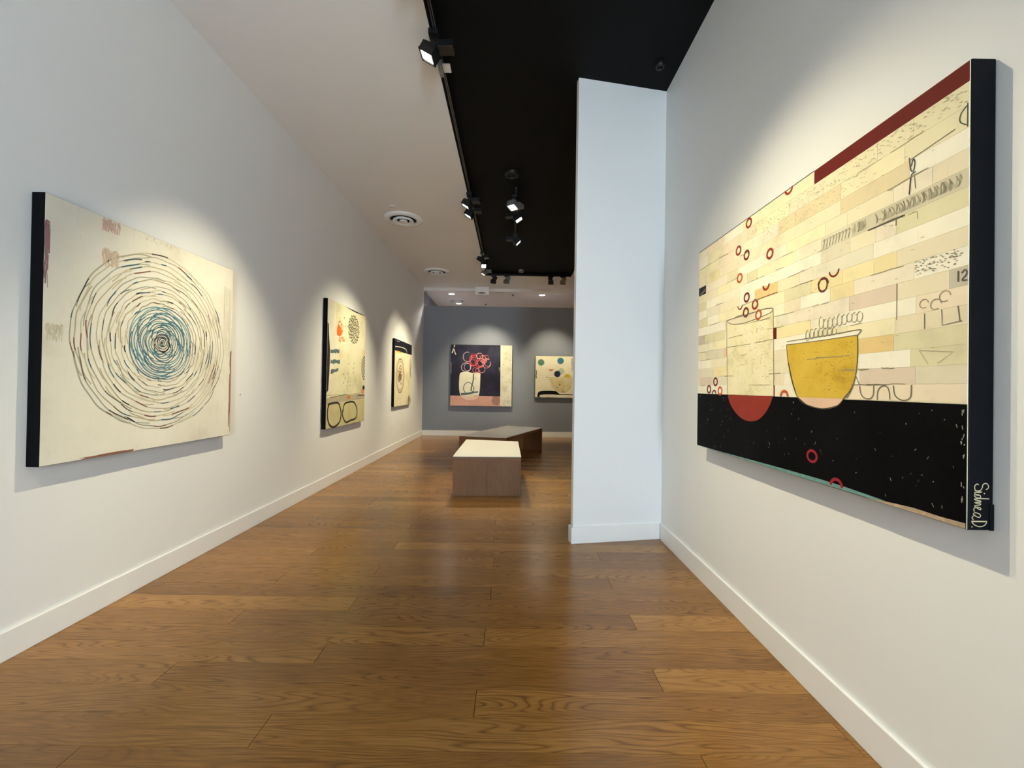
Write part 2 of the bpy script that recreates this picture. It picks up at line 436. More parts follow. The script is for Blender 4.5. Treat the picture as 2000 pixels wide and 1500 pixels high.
while r < 0.058:
    ph = rg.uniform(0, 360)
    for k in range(3):
        a0 = ph + 120 * k; a1 = a0 + rg.uniform(110, 150)
        heart.append((ell(CU + rg.uniform(-.003, .003), CV + rg.uniform(-.003, .003), r * rg.uniform(.9, 1.12), r * rg.uniform(.9, 1.1), a0, a1, 12), rg.uniform(0.003, 0.0055), rg.choice([(26, 32, 36), (38, 56, 64), (34, 66, 78)])))
    r += 0.0095
P.strokes('outer_rings', outer, 0.6); P.strokes('ring_dashes', dashes, 1.0); P.strokes('inner_rings', teal, 1.3); P.strokes('swirl_heart', heart, 1.7)
smear(P, 'rose_smear', 0.255, 0.345, 1.15, 1.216, (198, 170, 156), rg, 120, 0.006)
smear(P, 'rose_smear', 0.258, 0.342, 0.97, 1.065, (206, 184, 162), rg, 110, 0.006)
smear(P, 'plum_edge_smear', 0.004, 0.022, 0.80, 1.10, (150, 116, 116), rg, 46, 0.005)
smear(P, 'grey_smear', 0.012, 0.080, 0.56, 0.64, (200, 192, 168), rg, 60, 0.008)
smear(P, 'plum_edge_smear', 1.200, 1.222, 0.02, 0.62, (150, 108, 104), rg, 26, 0.005)
smear(P, 'rust_edge_smear', 0.17, 0.45, 0.002, 0.012, (140, 96, 78), rg, 40, 0.004, vertical=False)
smear(P, 'grey_side_smear', 1.13, 1.215, 0.55, 1.08, (212, 206, 190), rg, 60, 0.008, lift=0.35)
smear(P, 'grey_edge_smear', 0.50, 0.78, 1.190, 1.218, (178, 172, 154), rg, 36, 0.004)

# ---- 2: tall painting, left wall
T2 = 0.055
cm = canvas_mat('olive_ground', (214, 208, 172), (188, 180, 142), (226, 221, 192), 2.6, 0.4)
root = painting('petal_ball_painting', 1.195, 1.49, T2, (XL, 4.605, 0.685), PI2, cm, 'tall olive canvas with black petal ball, orange flower and two dark ovals')
P = Paint(root, T2); rg = random.Random(5)
PALE = mat('pale_paint', (222, 217, 196), 0.6, var=0.08); GB = mat('grey_beige_paint', (176, 166, 140), 0.6, var=0.12)
P.poly('pale_band', [(0.004, 0.40), (0.006, 1.486), (0.208, 1.486), (0.225, 0.93), (0.10, 0.42)], PALE, 0.3)
P.poly('divider_band', [(0.004, 0.35), (0.5, 0.375), (1.19, 0.385), (1.19, 0.31), (0.5, 0.30), (0.004, 0.28)], GB, 0.3)
OLV = mat('olive_paint', (196, 186, 140), 0.6, var=0.1)
P.poly('olive_band', [(0.004, 0.004), (1.191, 0.004), (1.191, 0.305), (0.5, 0.295), (0.004, 0.275)], OLV, 0.35)
ORA = mat('orange_paint', (226, 110, 44), 0.55, var=0.08); SLA = mat('slate_paint', (92, 106, 110), 0.6, var=0.2, vscale=30); BLK = mat('black_paint', (24, 23, 24), 0.55, var=0.2, vscale=30)
BRK = mat('brown_black_paint', (52, 46, 40), 0.6, var=0.2, vscale=30)
it = []
for k in range(16):
    for ri, n in ((0.012, 3), (0.048, 7), (0.084, 11), (0.120, 15), (0.156, 18)):
        if k: break
        for j in range(n):
            a = 2 * math.pi * (j + rg.uniform(-.2, .2)) / n + ri * 20; w = 2 * math.pi / n * 0.5
            cu, cv = 0.768 + ri * math.cos(a), 1.237 + ri * math.sin(a)
            it.append((smooth([(0.768 + ri * math.cos(a - w), 1.237 + ri * math.sin(a - w)), (0.768 + (ri + .032) * math.cos(a), 1.237 + (ri + .032) * math.sin(a)), (0.768 + ri * math.cos(a + w), 1.237 + ri * math.sin(a + w))], 4), 0.0115, (26, 26, 26)))
P.strokes('petal_ball', it, 1.0)
it = []
for ri, n in ((0.03, 5), (0.07, 8), (0.11, 11), (0.15, 14)):
    for j in range(n):
        a = math.radians(90) + math.pi * (j + 0.5) / n; w = math.pi / n * 0.5
        it.append((smooth([(1.186 + ri*.75 * math.cos(a - w), 0.745 + ri * math.sin(a - w)), (1.186 + (ri + .02)*.75 * math.cos(a), 0.745 + (ri + .02) * math.sin(a)), (1.186 + ri*.75 * math.cos(a + w), 0.745 + ri * math.sin(a + w))], 4), 0.011, (50, 44, 40)))
P.strokes('half_petal_ball', it, 1.0)
P.poly('orange_flower', smooth([(0.25, 1.10), (0.262, 1.20), (0.30, 1.235), (0.36, 1.20), (0.40, 1.17), (0.385, 1.12), (0.33, 1.10), (0.25, 1.10)], 4), ORA, 0.8)
P.strokes('orange_lines', [(ell(0.33, 1.22, 0.045, 0.055), 0.014, (228, 112, 46)), (ell(0.385, 1.20, 0.035, 0.05), 0.012, (226, 108, 44)), (ell(0.30, 1.15, 0.05, 0.05), 0.012, (210, 96, 40)),
    (smooth([(0.33, 1.09), (0.31, 1.05), (0.35, 1.03), (0.37, 1.08), (0.44, 1.085), (0.465, 1.05), (0.40, 1.06)], 4), 0.016, (228, 116, 50)), (smooth([(0.32, 1.27), (0.33, 1.32)], 3), 0.010, (228, 116, 50))], 1.2)
for (u0, v0, u1, v1) in ((0.085, 0.895, 0.325, 0.913), (0.090, 0.77, 0.345, 0.785), (0.098, 0.655, 0.305, 0.69)):
    h = 0.022; pts = [(u0, v0 - h)]
    for i in range(7): pts.append((u0 + (u1 - u0) * (i + 1) / 7, v0 + (v1 - v0) * (i + 1) / 7 - h + rg.uniform(-.010, .008)))
    for i in range(7, -1, -1): pts.append((u0 + (u1 - u0) * i / 7 + 0.004, v0 + (v1 - v0) * i / 7 + h + rg.uniform(-.008, .010)))
    P.poly('slate_stroke', pts, SLA, 0.8)
P.strokes('small_marks', [([(u, v), (u + 0.012, v + 0.012), (u + 0.006, v - 0.014)], 0.011, (80, 76, 58)) for u, v in ((0.443, 1.337), (0.487, 1.242), (0.537, 1.243), (0.61, 0.778), (0.774, 0.729), (0.447, 0.64), (0.591, 0.651), (0.759, 0.664), (0.506, 0.587), (0.452, 0.531), (0.586, 0.547), (0.665, 0.501), (0.78, 0.79))], 0.9)
P.strokes('dark_ovals', [(smooth([(0.04, 0.27), (0.10, 0.285), (0.30, 0.29), (0.37, 0.24), (0.41, 0.14), (0.36, 0.05), (0.22, 0.008), (0.10, 0.04), (0.04, 0.13), (0.04, 0.22), (0.07, 0.27)], 5), 0.026, (54, 48, 40)),
    (smooth([(0.46, 0.17), (0.50, 0.26), (0.62, 0.285), (0.80, 0.28), (0.90, 0.21), (0.925, 0.14), (0.88, 0.06), (0.70, 0.045), (0.55, 0.035), (0.45, 0.13), (0.46, 0.20)], 5), 0.024, (54, 48, 40))], 1.0)
P.poly('top_edge_stroke', [(0.46, 1.486), (0.60, 1.478), (0.78, 1.470), (0.95, 1.474), (1.13, 1.480), (1.19, 1.487), (0.8, 1.488)], BLK, 0.7)
P.poly('side_edge_stroke', [(0.004, 1.21), (0.030, 1.20), (0.045, 1.06), (0.075, 0.90), (0.07, 0.66), (0.045, 0.44), (0.004, 0.41)], BRK, 0.7)
P.poly('orange_patch', [(0.583, 0.326), (0.583, 0.372), (0.685, 0.376), (0.683, 0.325)], mat('ochre_orange_paint', (206, 134, 58), 0.6, var=0.1), 0.8)
P.poly('dark_blot', smooth([(1.10, 0.46), (1.13, 0.50), (1.19, 0.49), (1.19, 0.45), (1.14, 0.44), (1.10, 0.46)], 3), BRK, 0.8)
P.poly('salmon_blot', smooth([(1.06, 0.43), (1.11, 0.45), (1.17, 0.44), (1.16, 0.39), (1.09, 0.39), (1.06, 0.43)], 3), mat('salmon_paint', (214, 140, 108), 0.6, var=0.1), 0.7)
smear(P, 'salmon_smear', 0.30, 0.45, 0.80, 0.93, (214, 190, 160), rg, 30, 0.008); smear(P, 'salmon_smear', 1.10, 1.18, 0.88, 1.0, (220, 176, 150), rg, 24, 0.008)
P.strokes('divider_lines', [(rough_line((0.10, 0.36), (0.62, 0.385), rg, .006), 0.006, (60, 54, 44)), (rough_line((0.95, 0.37), (1.19, 0.36), rg, .005), 0.012, (50, 44, 40)), (rough_line((0.004, 0.385), (1.19, 0.395), rg, .003), 0.005, (150, 140, 112))], 0.9)

# ---- 3: oval flower painting, left wall
T4 = 0.05
cm = canvas_mat('tan_ground', (218, 206, 170), (192, 180, 144), (228, 218, 190), 2.6, 0.35)
root = painting('oval_flower_painting', 1.225, 1.23, T4, (XL, 7.28, 0.806), PI2, cm, 'cream canvas with black band along its top and brown scribbled oval flower')
P = Paint(root, T4); rg = random.Random(9)
NVY = mat('ink_navy_paint', (26, 27, 34), 0.5, var=0.2, vscale=10)
P.poly('black_band', [(0.003, 1.012), (0.6, 1.016), (1.222, 1.022), (1.222, 1.227), (0.003, 1.227)], NVY, 0.5)
P.strokes('white_arc', [(smooth([(0.02, 1.085), (0.25, 1.10), (0.45, 1.108), (0.66, 1.105), (0.78, 1.085), (0.83, 1.05), (0.835, 1.03)], 5), 0.016, (196, 190, 176)), (smooth([(0.1, 1.20), (0.22, 1.19), (0.3, 1.21)], 4), 0.012, (190, 184, 170))], 1.0)
P.poly('yellow_patch', [(0.08, 0.985), (0.085, 1.018), (0.30, 1.02), (0.44, 1.016), (0.43, 0.985), (0.2, 0.992)], mat('yellow_ochre_paint', (216, 180, 64), 0.6, var=0.08), 0.8)
it = [(ell(0.372, 0.568, 0.275, 0.315, 0, 360, 40), 0.018, (84, 54, 38)), (ell(0.372, 0.568, 0.225, 0.27, 0, 360, 36), 0.013, (100, 68, 46))]
for k in range(26):
    a = rg.uniform(0, 6.28); d = rg.uniform(0, 0.8); it.append((ell(0.372 + 0.18 * d * math.cos(a), 0.568 + 0.23 * d * math.sin(a), rg.uniform(.035, .07), rg.uniform(.03, .06), rg.uniform(0, 180), rg.uniform(300, 400), 14), 0.013, rg.choice([(104, 72, 50), (86, 56, 40), (120, 88, 62)])))
P.strokes('oval_flower', it, 1.0)
it = []
for ri in (0.03, 0.06, 0.09, 0.12, 0.15):
    it.append((ell(1.215, 0.75, ri * 1.1, ri * 1.6, 95, 265, 18), 0.009, (104, 84, 64)))
for k in range(12):
    it.append((ell(1.16 + rg.uniform(-.06, .03), 0.75 + rg.uniform(-.17, .17), .03, .03, 0, 300, 10), 0.008, (96, 76, 58)))
P.strokes('half_flower', it, 1.0)
it = [(ell(1.10 + rg.uniform(-.10, .09), 0.10 + rg.uniform(-.06, .06), rg.uniform(.02, .045), rg.uniform(.02, .045), 0, 330, 12), 0.008, (110, 92, 70)) for k in range(20)]
P.strokes('small_flower', it, 1.0)
P.strokes('small_marks', [([(0.228, 0.15), (0.24, 0.175), (0.25, 0.15)], 0.010, (92, 76, 56)), ([(0.39, 0.135), (0.40, 0.16), (0.41, 0.135)], 0.010, (92, 76, 56))], 0.9)

# ---- 4: dark bouquet painting, far wall
T3 = 0.06
cm = canvas_mat('navy_ground', (36, 34, 52), (26, 24, 38), (58, 58, 80), 2.2, 0.3)
root = painting('bouquet_painting', 1.472, 1.468, T3, (-1.472, YF, 0.724), 0.0, cm, 'dark navy canvas with cream vase of red looping circles and a pale side strip')
P = Paint(root, T3); rg = random.Random(21)
P.poly('cream_strip', [(1.188, 1.465), (1.202, 0.003), (1.469, 0.003), (1.469, 1.465)], canvas_mat('cream_strip_ground', (222, 216, 190), (196, 188, 160), (230, 226, 206), 5, 0.4), 0.5)
P.poly('pink_strip', [(0.003, 0.003), (1.202, 0.003), (1.199, 0.238), (0.7, 0.243), (0.003, 0.243)], mat('pink_paint', (216, 166, 150), 0.6, var=0.06), 0.45)
P.poly('cream_vase', smooth([(0.213, 0.702), (0.232, 0.781), (0.30, 0.81), (0.382, 0.825), (0.487, 0.798), (0.60, 0.79), (0.706, 0.786), (0.713, 0.70), (0.713, 0.579), (0.701, 0.343), (0.666, 0.225), (0.575, 0.158), (0.445, 0.146), (0.313, 0.18), (0.233, 0.284), (0.207, 0.467), (0.213, 0.702)], 5), canvas_mat('vase_paint', (230, 224, 198), (214, 204, 174), (236, 232, 212), 5, 0.3), 0.7)
P.poly('blush_base', smooth([(0.262, 0.235), (0.313, 0.185), (0.445, 0.151), (0.575, 0.163), (0.655, 0.222), (0.665, 0.238)], 5), mat('blush_paint', (232, 200, 178), 0.6, var=0.06), 0.9)
P.strokes('grey_loop', [(smooth([(0.552, 0.775), (0.548, 0.69), (0.542, 0.602), (0.505, 0.445), (0.50, 0.353)], 5), 0.030, (92, 104, 104)), (smooth([(0.364, 0.312), (0.316, 0.403), (0.347, 0.521), (0.438, 0.568), (0.504, 0.523), (0.564, 0.446), (0.559, 0.367), (0.52, 0.347)], 5), 0.018, (92, 104, 104)),
    (smooth([(0.253, 0.278), (0.40, 0.292), (0.55, 0.325), (0.664, 0.338)], 4), [0.05] * 5 + [0.045] * 4 + [0.035] * 4, (84, 100, 102)), ([(0.56, 0.24), (0.66, 0.25)], 0.012, (190, 110, 90)), (smooth([(0.58, 0.70), (0.61, 0.66), (0.56, 0.64)], 3), 0.012, (150, 150, 132))], 1.2)
it = []
for cu, cv, ru, rv, c, w in ((0.40, 1.176, 0.105, 0.115, (226, 196, 196), .010), (0.37, 0.927, 0.115, 0.105, (226, 196, 196), .011), (0.40, 0.93, 0.075, 0.09, (220, 190, 190), .009), (0.545, 1.09, 0.10, 0.13, (228, 70, 70), .016), (0.56, 1.07, 0.085, 0.10, (236, 90, 84), .012),
        (0.705, 1.037, 0.105, 0.115, (228, 92, 92), .014), (0.72, 1.03, 0.075, 0.085, (232, 120, 116), .011), (0.86, 1.03, 0.10, 0.115, (226, 150, 150), .010), (0.88, 1.04, 0.07, 0.09, (222, 170, 170), .008), (0.745, 0.885, 0.075, 0.085, (230, 150, 150), .010),
        (0.60, 0.86, 0.07, 0.06, (226, 120, 124), .011), (0.65, 0.85, 0.05, 0.05, (234, 150, 150), .009), (0.84, 1.16, 0.07, 0.06, (216, 110, 116), .008), (0.69, 1.20, 0.075, 0.07, (238, 196, 190), .011), (0.77, 1.13, 0.075, 0.085, (236, 140, 140), .011), (0.62, 1.16, 0.09, 0.09, (200, 60, 70), .009), (0.80, 1.08, 0.06, 0.05, (236, 160, 150), .010), (0.55, 1.19, 0.08, 0.08, (180, 70, 84), .007), (0.60, 0.97, 0.06, 0.06, (190, 60, 66), .008)):
    it.append((ell(cu, cv, ru, rv, rg.uniform(0, 90), rg.uniform(360, 450), 32, rg.uniform(-.3, .3)), w, c))
P.strokes('looping_circles', it, 1.2)
P.strokes('white_caret', [(smooth([(0.028, 1.256), (0.045, 1.31), (0.062, 1.37), (0.075, 1.34), (0.095, 1.28), (0.118, 1.224)], 4), 0.024, (226, 222, 206)), ([(0.086, 1.462), (0.080, 1.404)], 0.030, (200, 194, 160))], 1.1)
P.strokes('side_flecks', [([(1.15, 0.93), (1.165, 0.88), (1.18, 0.94), (1.178, 0.84)], 0.014, (150, 156, 152)), ([(0.008, 0.78), (0.010, 1.05)], 0.014, (150, 140, 130))] + [([(u, v), (u + .05, v + .003)], 0.004, (80, 76, 90)) for u, v in ((0.05, .62), (.04, .54), (.02, .50))], 1.0)
it = []
for k in range(9):
    for j in range(9):
        u = 1.0 + 0.022 * j + 0.01 * (k % 2); v = 0.045 + 0.022 * k
        if (u - 1.105) ** 2 + (v - 0.14) ** 2 < 0.0115 and u < 1.19: it.append((ell(u, v, 0.013, 0.013, rg.uniform(0, 90), rg.uniform(230, 330), 8), 0.0055, (60, 44, 44)))
P.strokes('petal_cluster', it, 1.0)
P.strokes('pencil_marks', [(rough_line((u, v), (u + rg.uniform(-.02, .03), v + rg.uniform(-.03, .03)), rg, .010, 5), 0.006, (110, 106, 92)) for u, v in ((1.27, 1.42), (1.34, 1.22), (1.33, 1.17), (1.41, 1.11), (1.25, 1.0), (1.38, .86), (1.24, .72), (1.33, .60), (1.35, .46), (1.33, .42), (1.29, .24), (1.29, .17), (1.30, .12), (1.38, .22), (1.38, .14), (1.39, .09), (1.42, .06))], 0.9)

# ---- 5: scalloped discs painting, far wall
T5 = 0.06
cm = canvas_mat('ivory_ground', (232, 224, 194), (212, 202, 168), (240, 234, 212), 3, 0.3)
root = painting('scalloped_disc_painting', 0.99, 0.995, T5, (0.558, YF, 0.955), 0.0, cm, 'small ivory canvas with scalloped green and blue discs above a beige bowl')
P = Paint(root, T5)
def scallop(cu, cv, r, n=11, a0=0, a1=360):
    o = []
    for i in range(n * 5 + 1):
        a = math.radians(a0 + (a1 - a0) * i / (n * 5)); t = (i % 5) / 5
        k_ = 0.84 + 0.20 * abs(math.sin(math.pi * t)); o.append((cu + r * k_ * math.cos(a), cv + r * k_ * math.sin(a)))
    return o[:-1] if a1 - a0 == 360 else o
P.poly('green_disc', scallop(0.135, 0.838, 0.080), mat('green_disc_paint', (92, 136, 118), 0.6, var=0.08), 0.8)
P.poly('blue_disc', scallop(0.600, 0.883, 0.080), mat('blue_disc_paint', (62, 122, 146), 0.6, var=0.08), 0.8)
P.poly('pale_disc', scallop(0.622, 0.633, 0.078), mat('pale_disc_paint', (182, 192, 170), 0.6, var=0.08), 0.8)
P.poly('navy_disc', scallop(0.527, 0.568, 0.080), mat('navy_disc_paint', (38, 48, 76), 0.6, var=0.1), 1.1)
P.poly('gold_disc', scallop(0.765, 0.492, 0.078, 6, 0, 180), mat('gold_disc_paint', (204, 176, 58), 0.6, var=0.1), 0.8)
P.poly('coral_patch', [(0.313, 0.678), (0.435, 0.680), (0.418, 0.645), (0.377, 0.628), (0.33, 0.648)], mat('coral_paint', (202, 130, 108), 0.6, var=0.08), 0.8)
P.poly('beige_bowl', smooth([(0.326, 0.487), (0.365, 0.349), (0.453, 0.202), (0.581, 0.13), (0.698, 0.115), (0.804, 0.165), (0.866, 0.272), (0.878, 0.40), (0.874, 0.487)], 5), canvas_mat('bowl_paint', (212, 196, 150), (180, 160, 110), (222, 210, 170), 8, 0.6), 0.6)
P.poly('black_brush_arc', smooth([(0.051, 0.008), (0.071, 0.111), (0.134, 0.149), (0.294, 0.162), (0.496, 0.155), (0.56, 0.108), (0.624, 0.088), (0.794, 0.090), (0.975, 0.070), (0.975, 0.050), (0.837, 0.068), (0.561, 0.066), (0.412, 0.076), (0.20, 0.070), (0.104, 0.042), (0.137, 0.006)], 4), BLK, 0.9)
P.strokes('dark_touches', [([(0.262, 0.488), (0.30, 0.484)], 0.016, (60, 52, 46)), (smooth([(0.018, 0.65), (0.028, 0.60), (0.02, 0.52), (0.03, 0.46)], 4), 0.018, (60, 58, 56)), ([(0.22, 0.43), (0.36, 0.428)], 0.004, (150, 140, 110)), ([(0.24, 0.678), (0.34, 0.676)], 0.004, (160, 150, 120)), ([(0.37, 0.0), (0.295, 0.01)], 0.004, (60, 58, 56)), (smooth([(0.56, 0.30), (0.60, 0.32), (0.58, 0.28)], 3), 0.016, (120, 96, 66)), (smooth([(0.50, 0.27), (0.55, 0.24), (0.52, 0.22)], 3), 0.012, (120, 100, 66))], 1.0)
smear(P, 'grey_smear', 0.86, 0.97, 0.62, 0.95, (190, 180, 158), random.Random(3), 40, 0.01)

# ---- 6: large collage painting, right wall
T6 = 0.066
cm = canvas_mat('collage_ground', (232, 224, 194), (210, 200, 164), (238, 232, 208), 3, 0.3)
root = painting('collage_painting', 1.495, 1.193, T6, (XR, 2.52, 0.857), -PI2, cm, 'large canvas of pasted cream paper strips with yellow bowl over a black band')
P = Paint(root, T6); rg = random.Random(31)
def paper(i, rgb):
    k_ = 0.62; rgb = tuple(int(k_ * a + (1 - k_) * b) for a, b in zip(rgb, (231, 223, 198)))
    return canvas_mat('paper_%s' % i, rgb, tuple(int(x * 0.93) for x in rgb), tuple(min(255, int(x * 1.03)) for x in rgb), 7, 0.35)
PAP = [paper('ivory', (234, 226, 196)), paper('cream', (230, 220, 184)), paper('straw', (224, 212, 170)), paper('white', (238, 233, 214)), paper('sand', (222, 208, 174)),
       paper('bone', (230, 218, 194)), paper('buff', (226, 214, 178)), paper('butter', (234, 222, 174))]
SP = {'mauve': paper('mauve', (204, 182, 164)), 'stone': paper('stone', (208, 198, 172)), 'green': paper('green', (208, 200, 154)), 'orange': paper('orange', (216, 176, 96)),
      'white': paper('chalk', (240, 236, 220)), 'grey': paper('grey', (170, 162, 146)), 'gold': paper('gold', (224, 204, 138)), 'tan': paper('tan', (210, 190, 142)), 'pencil': paper('pencil_grey', (186, 178, 150)),
      'pink': paper('pink', (218, 168, 142)), 'red': mat('paper_red', (100, 27, 22), 0.6, var=0.08), 'redor': mat('paper_red_orange', (168, 76, 44), 0.6, var=0.08), 'haze': paper('haze', (216, 210, 186)), 'peach': paper('peach', (230, 210, 180)),
      'black': mat('paper_black', (38, 36, 36), 0.6, var=0.2), 'yel': paper('yellow', (234, 216, 150))}
VB = [.318, .368, .418, .469, .519, .569, .619, .669, .719, .769, .819, .869, .917, .967, 1.020, 1.078, 1.137, 1.193]
SPEC = {0: [(.729, .74, 'redor'), (0.0, .10, 'white'), (.10, .34, 'white'), (1.13, 1.495, 'peach')],
        1: [(.029, .188, 'mauve'), (.188, .34, 'haze'), (.74, .80, 'peach'), (1.173, 1.36, 'mauve'), (1.36, 1.495, 'stone')],
        2: [(0, .20, 'haze'), (.20, .34, 'yel'), (1.17, 1.345, 'white'), (1.345, 1.495, 'green')],
        3: [(0, .045, 'white'), (.045, .16, 'white'), (1.167, 1.293, 'orange'), (1.293, 1.495, 'green')],
        4: [(.308, .338, 'pink'), (.10, .308, 'stone')],
        5: [(.726, .747, 'red'), (.747, .95, 'yel'), (1.36, 1.495, 'peach')],
        6: [(0, .086, 'grey'), (.086, .323, 'green'), (.747, .82, 'haze'), (1.129, 1.302, 'mauve'), (1.448, 1.495, 'grey')],
        7: [(0, .10, 'white'), (1.045, 1.148, 'gold'), (1.353, 1.493, 'white')],
        8: [(0, .12, 'green'), (.796, .95, 'green'), (.95, 1.10, 'gold'), (1.10, 1.223, 'yel'), (1.223, 1.301, 'gold')],
        9: [(.10, .26, 'haze'), (.584, .752, 'orange'), (.954, 1.22, 'haze')],
        10: [(0, .10, 'green'), (1.0, 1.13, 'stone'), (1.297, 1.495, 'green')],
        11: [(.52, .60, 'green'), (1.138, 1.495, 'pencil'), (1.0, 1.138, 'stone')],
        12: [(0, .094, 'black'), (.34, .44, 'green')],
        13: [(.14, .25, 'gold'), (1.089, 1.337, 'tan'), (1.337, 1.495, 'white'), (.86, 1.089, 'buffy')],
        14: [(.25, .40, 'peach'), (.75, .86, 'tan'), (.86, 1.089, 'tan')],
        15: [(.28, .45, 'peach')],
        16: [(.961, 1.495, 'red'), (.10, .30, 'peach')]}
SP['buffy'] = PAP[6]
HID = [(.352, .722, .318, .67), (.86, 1.13, .318, .53)]
for r in range(17):
    v0, v1 = VB[r], VB[r + 1]
    if r == 16: v1 = 1.190
    sp = sorted(SPEC.get(r, [])); u = 0.003; segs = []
    def fill(a, b):
        while b - a > 0.004:
            w = rg.uniform(0.09, 0.27)
            if b - a - w < 0.05: w = b - a
            segs.append((a, a + w, rg.choice(PAP))); a += w
    for a, b, k in sp:
        a = max(a, u); b = min(b, 1.492)
        fill(u, a); segs.append((a, b, SP[k])); u = b
    fill(u, 1.492)
    for a, b, m in segs:
        if b - a < 0.002: continue
        if any(a >= h[0] and b <= h[1] and v0 >= h[2] - .001 and v1 <= h[3] + .001 for h in HID): continue
        P.strip(a, b, v0, v1, m, th=rg.uniform(0.6, 1.0))
BK = canvas_mat('black_ground', (7, 6, 7), (4, 4, 5), (14, 13, 15), 3, 0.2, 0.06)
P.poly('black_band', [(0.003, 0.003), (1.492, 0.003), (1.492, 0.316), (1.1, 0.317), (0.5, 0.319), (0.003, 0.320)], BK, 1.2)
# tall pale jar, its rim and its red foot
P.poly('pale_jar', [(0.335, 0.712), (0.350, 0.319), (0.735, 0.320), (0.723, 0.705), (0.70, 0.692), (0.63, 0.682), (0.542, 0.678), (0.45, 0.678), (0.39, 0.688)], canvas_mat('jar_paint', (230, 220, 178), (204, 194, 150), (236, 228, 194), 9, 0.55), 1.3)
P.poly('red_bowl', [(0.353, 0.317)] + smooth([(0.353, 0.317), (0.375, 0.275), (0.429, 0.230), (0.49, 0.202), (0.559, 0.194), (0.625, 0.208), (0.673, 0.240), (0.708, 0.280), (0.728, 0.320)], 5), mat('brick_red_paint', (142, 50, 36), 0.55, var=0.08, vscale=14), 1.5)
P.poly('white_rim', [(0.817, 0.549), (0.918, 0.546), (1.05, 0.545), (1.17, 0.547), (1.171, 0.535), (1.16, 0.530), (0.82, 0.533)], mat('chalk_rim_paint', (238, 232, 212), 0.6, var=0.04), 1.4)
P.poly('yellow_bowl', [(0.817, 0.535), (1.0, 0.532), (1.163, 0.532)] + smooth([(1.163, 0.532), (1.164, 0.46), (1.156, 0.394), (1.138, 0.352), (1.106, 0.319)], 4) + smooth([(0.886, 0.319), (0.86, 0.365), (0.838, 0.422), (0.822, 0.49), (0.817, 0.535)], 4), canvas_mat('mustard_paint', (206, 172, 60), (184, 150, 44), (214, 182, 74), 9, 0.5), 1.6)
P.poly('blush_foot', smooth([(0.886, 0.319), (0.91, 0.305), (0.943, 0.290), (1.014, 0.281), (1.078, 0.294), (1.10, 0.308), (1.110, 0.319)], 4), mat('blush_foot_paint', (224, 188, 160), 0.6, var=0.06), 1.55)
# rings
RED = mat('ring_red_paint', (142, 48, 36), 0.55, var=0.1, vscale=40); DRD = mat('ring_maroon_paint', (112, 40, 38), 0.55, var=0.1, vscale=40); ORR = mat('ring_orange_paint', (192, 84, 36), 0.55, var=0.1, vscale=40); CRI = mat('ring_crimson_paint', (150, 36, 48), 0.55, var=0.1, vscale=40)
for u, v, m in ((0.53, 1.163, RED), (0.441, 1.057, RED), (0.514, 1.011, DRD), (0.696, 0.958, RED), (0.455, 0.913, ORR), (0.519, 0.800, DRD), (0.588, 0.752, RED), (0.513, 0.728, DRD), (0.616, 0.697, ORR), (0.222, 0.389, DRD), (0.147, 0.346, DRD), (0.273, 0.338, ORR)):
    ring_poly(P, 'painted_ring', u, v, 0.0255, 0.0255, 0.0105, m, lift=1.9)
ring_poly(P, 'painted_ring', 0.965, 0.096, 0.029, 0.026, 0.010, CRI, lift=1.9)
for u, v, r, w, m, a0, a1 in ((0.818, 1.192, 0.026, 0.010, RED, 180, 360), (0.671, 0.824, 0.026, 0.010, RED, 180, 360), (0.461, 0.772, 0.022, 0.006, DRD, 180, 360), (0.208, 0.320, 0.024, 0.009, DRD, 0, 180), (0.803, 0.320, 0.028, 0.012, ORR, 0, 180), (1.083, 0.010, 0.030, 0.011, CRI, 0, 180), (1.063, 0.778, 0.024, 0.006, DRD, 180, 360)):
    ring_poly(P, 'half_ring', u, v, r, r, w, m, a0, a1, lift=1.9, n=16)
P.strokes('sketched_ring', [(ell(1.011, 0.738, 0.022 + rg.uniform(-.003, .003), 0.024 + rg.uniform(-.003, .003), a, a + rg.uniform(60, 130), 10), rg.uniform(.004, .009), (96, 44, 36)) for a in range(0, 360, 45)], 1.9)
# pencil drawing
PC = (116, 107, 88); PL = (184, 174, 144)
pen = [(rough_line((0.335, 0.715), (0.350, 0.319), rg, .0015, 14), 0.0034, PC), (rough_line((0.723, 0.708), (0.735, 0.32), rg, .0015, 14), 0.0032, PC),
    (smooth([(0.335, 0.715), (0.42, 0.716), (0.55, 0.715), (0.66, 0.716), (0.723, 0.708)], 4), 0.0036, PC), (smooth([(0.335, 0.714), (0.36, 0.698), (0.40, 0.686), (0.47, 0.678), (0.542, 0.678), (0.64, 0.684), (0.708, 0.692), (0.723, 0.706)], 4), 0.0034, PC),
    (smooth([(0.815, 0.538), (0.82, 0.49), (0.836, 0.422), (0.858, 0.362), (0.886, 0.316), (0.93, 0.292), (1.014, 0.279), (1.08, 0.292), (1.112, 0.32), (1.14, 0.352), (1.158, 0.394), (1.166, 0.46), (1.165, 0.534)], 5), 0.0036, (84, 74, 54)),
    (smooth([(0.815, 0.549), (0.918, 0.549), (1.05, 0.548), (1.17, 0.550), (1.174, 0.540), (1.165, 0.533)], 4), 0.003, PC), (smooth([(0.817, 0.536), (1.0, 0.533), (1.165, 0.533)], 4), 0.003, PC),
    (smooth([(0.828, 0.46), (0.85, 0.39), (0.875, 0.33)], 4), 0.004, (50, 46, 40)), (smooth([(1.158, 0.40), (1.168, 0.38), (1.172, 0.37)], 3), 0.003, PC), (smooth([(1.155, 0.38), (1.14, 0.345), (1.122, 0.322)], 4), 0.003, PC)]
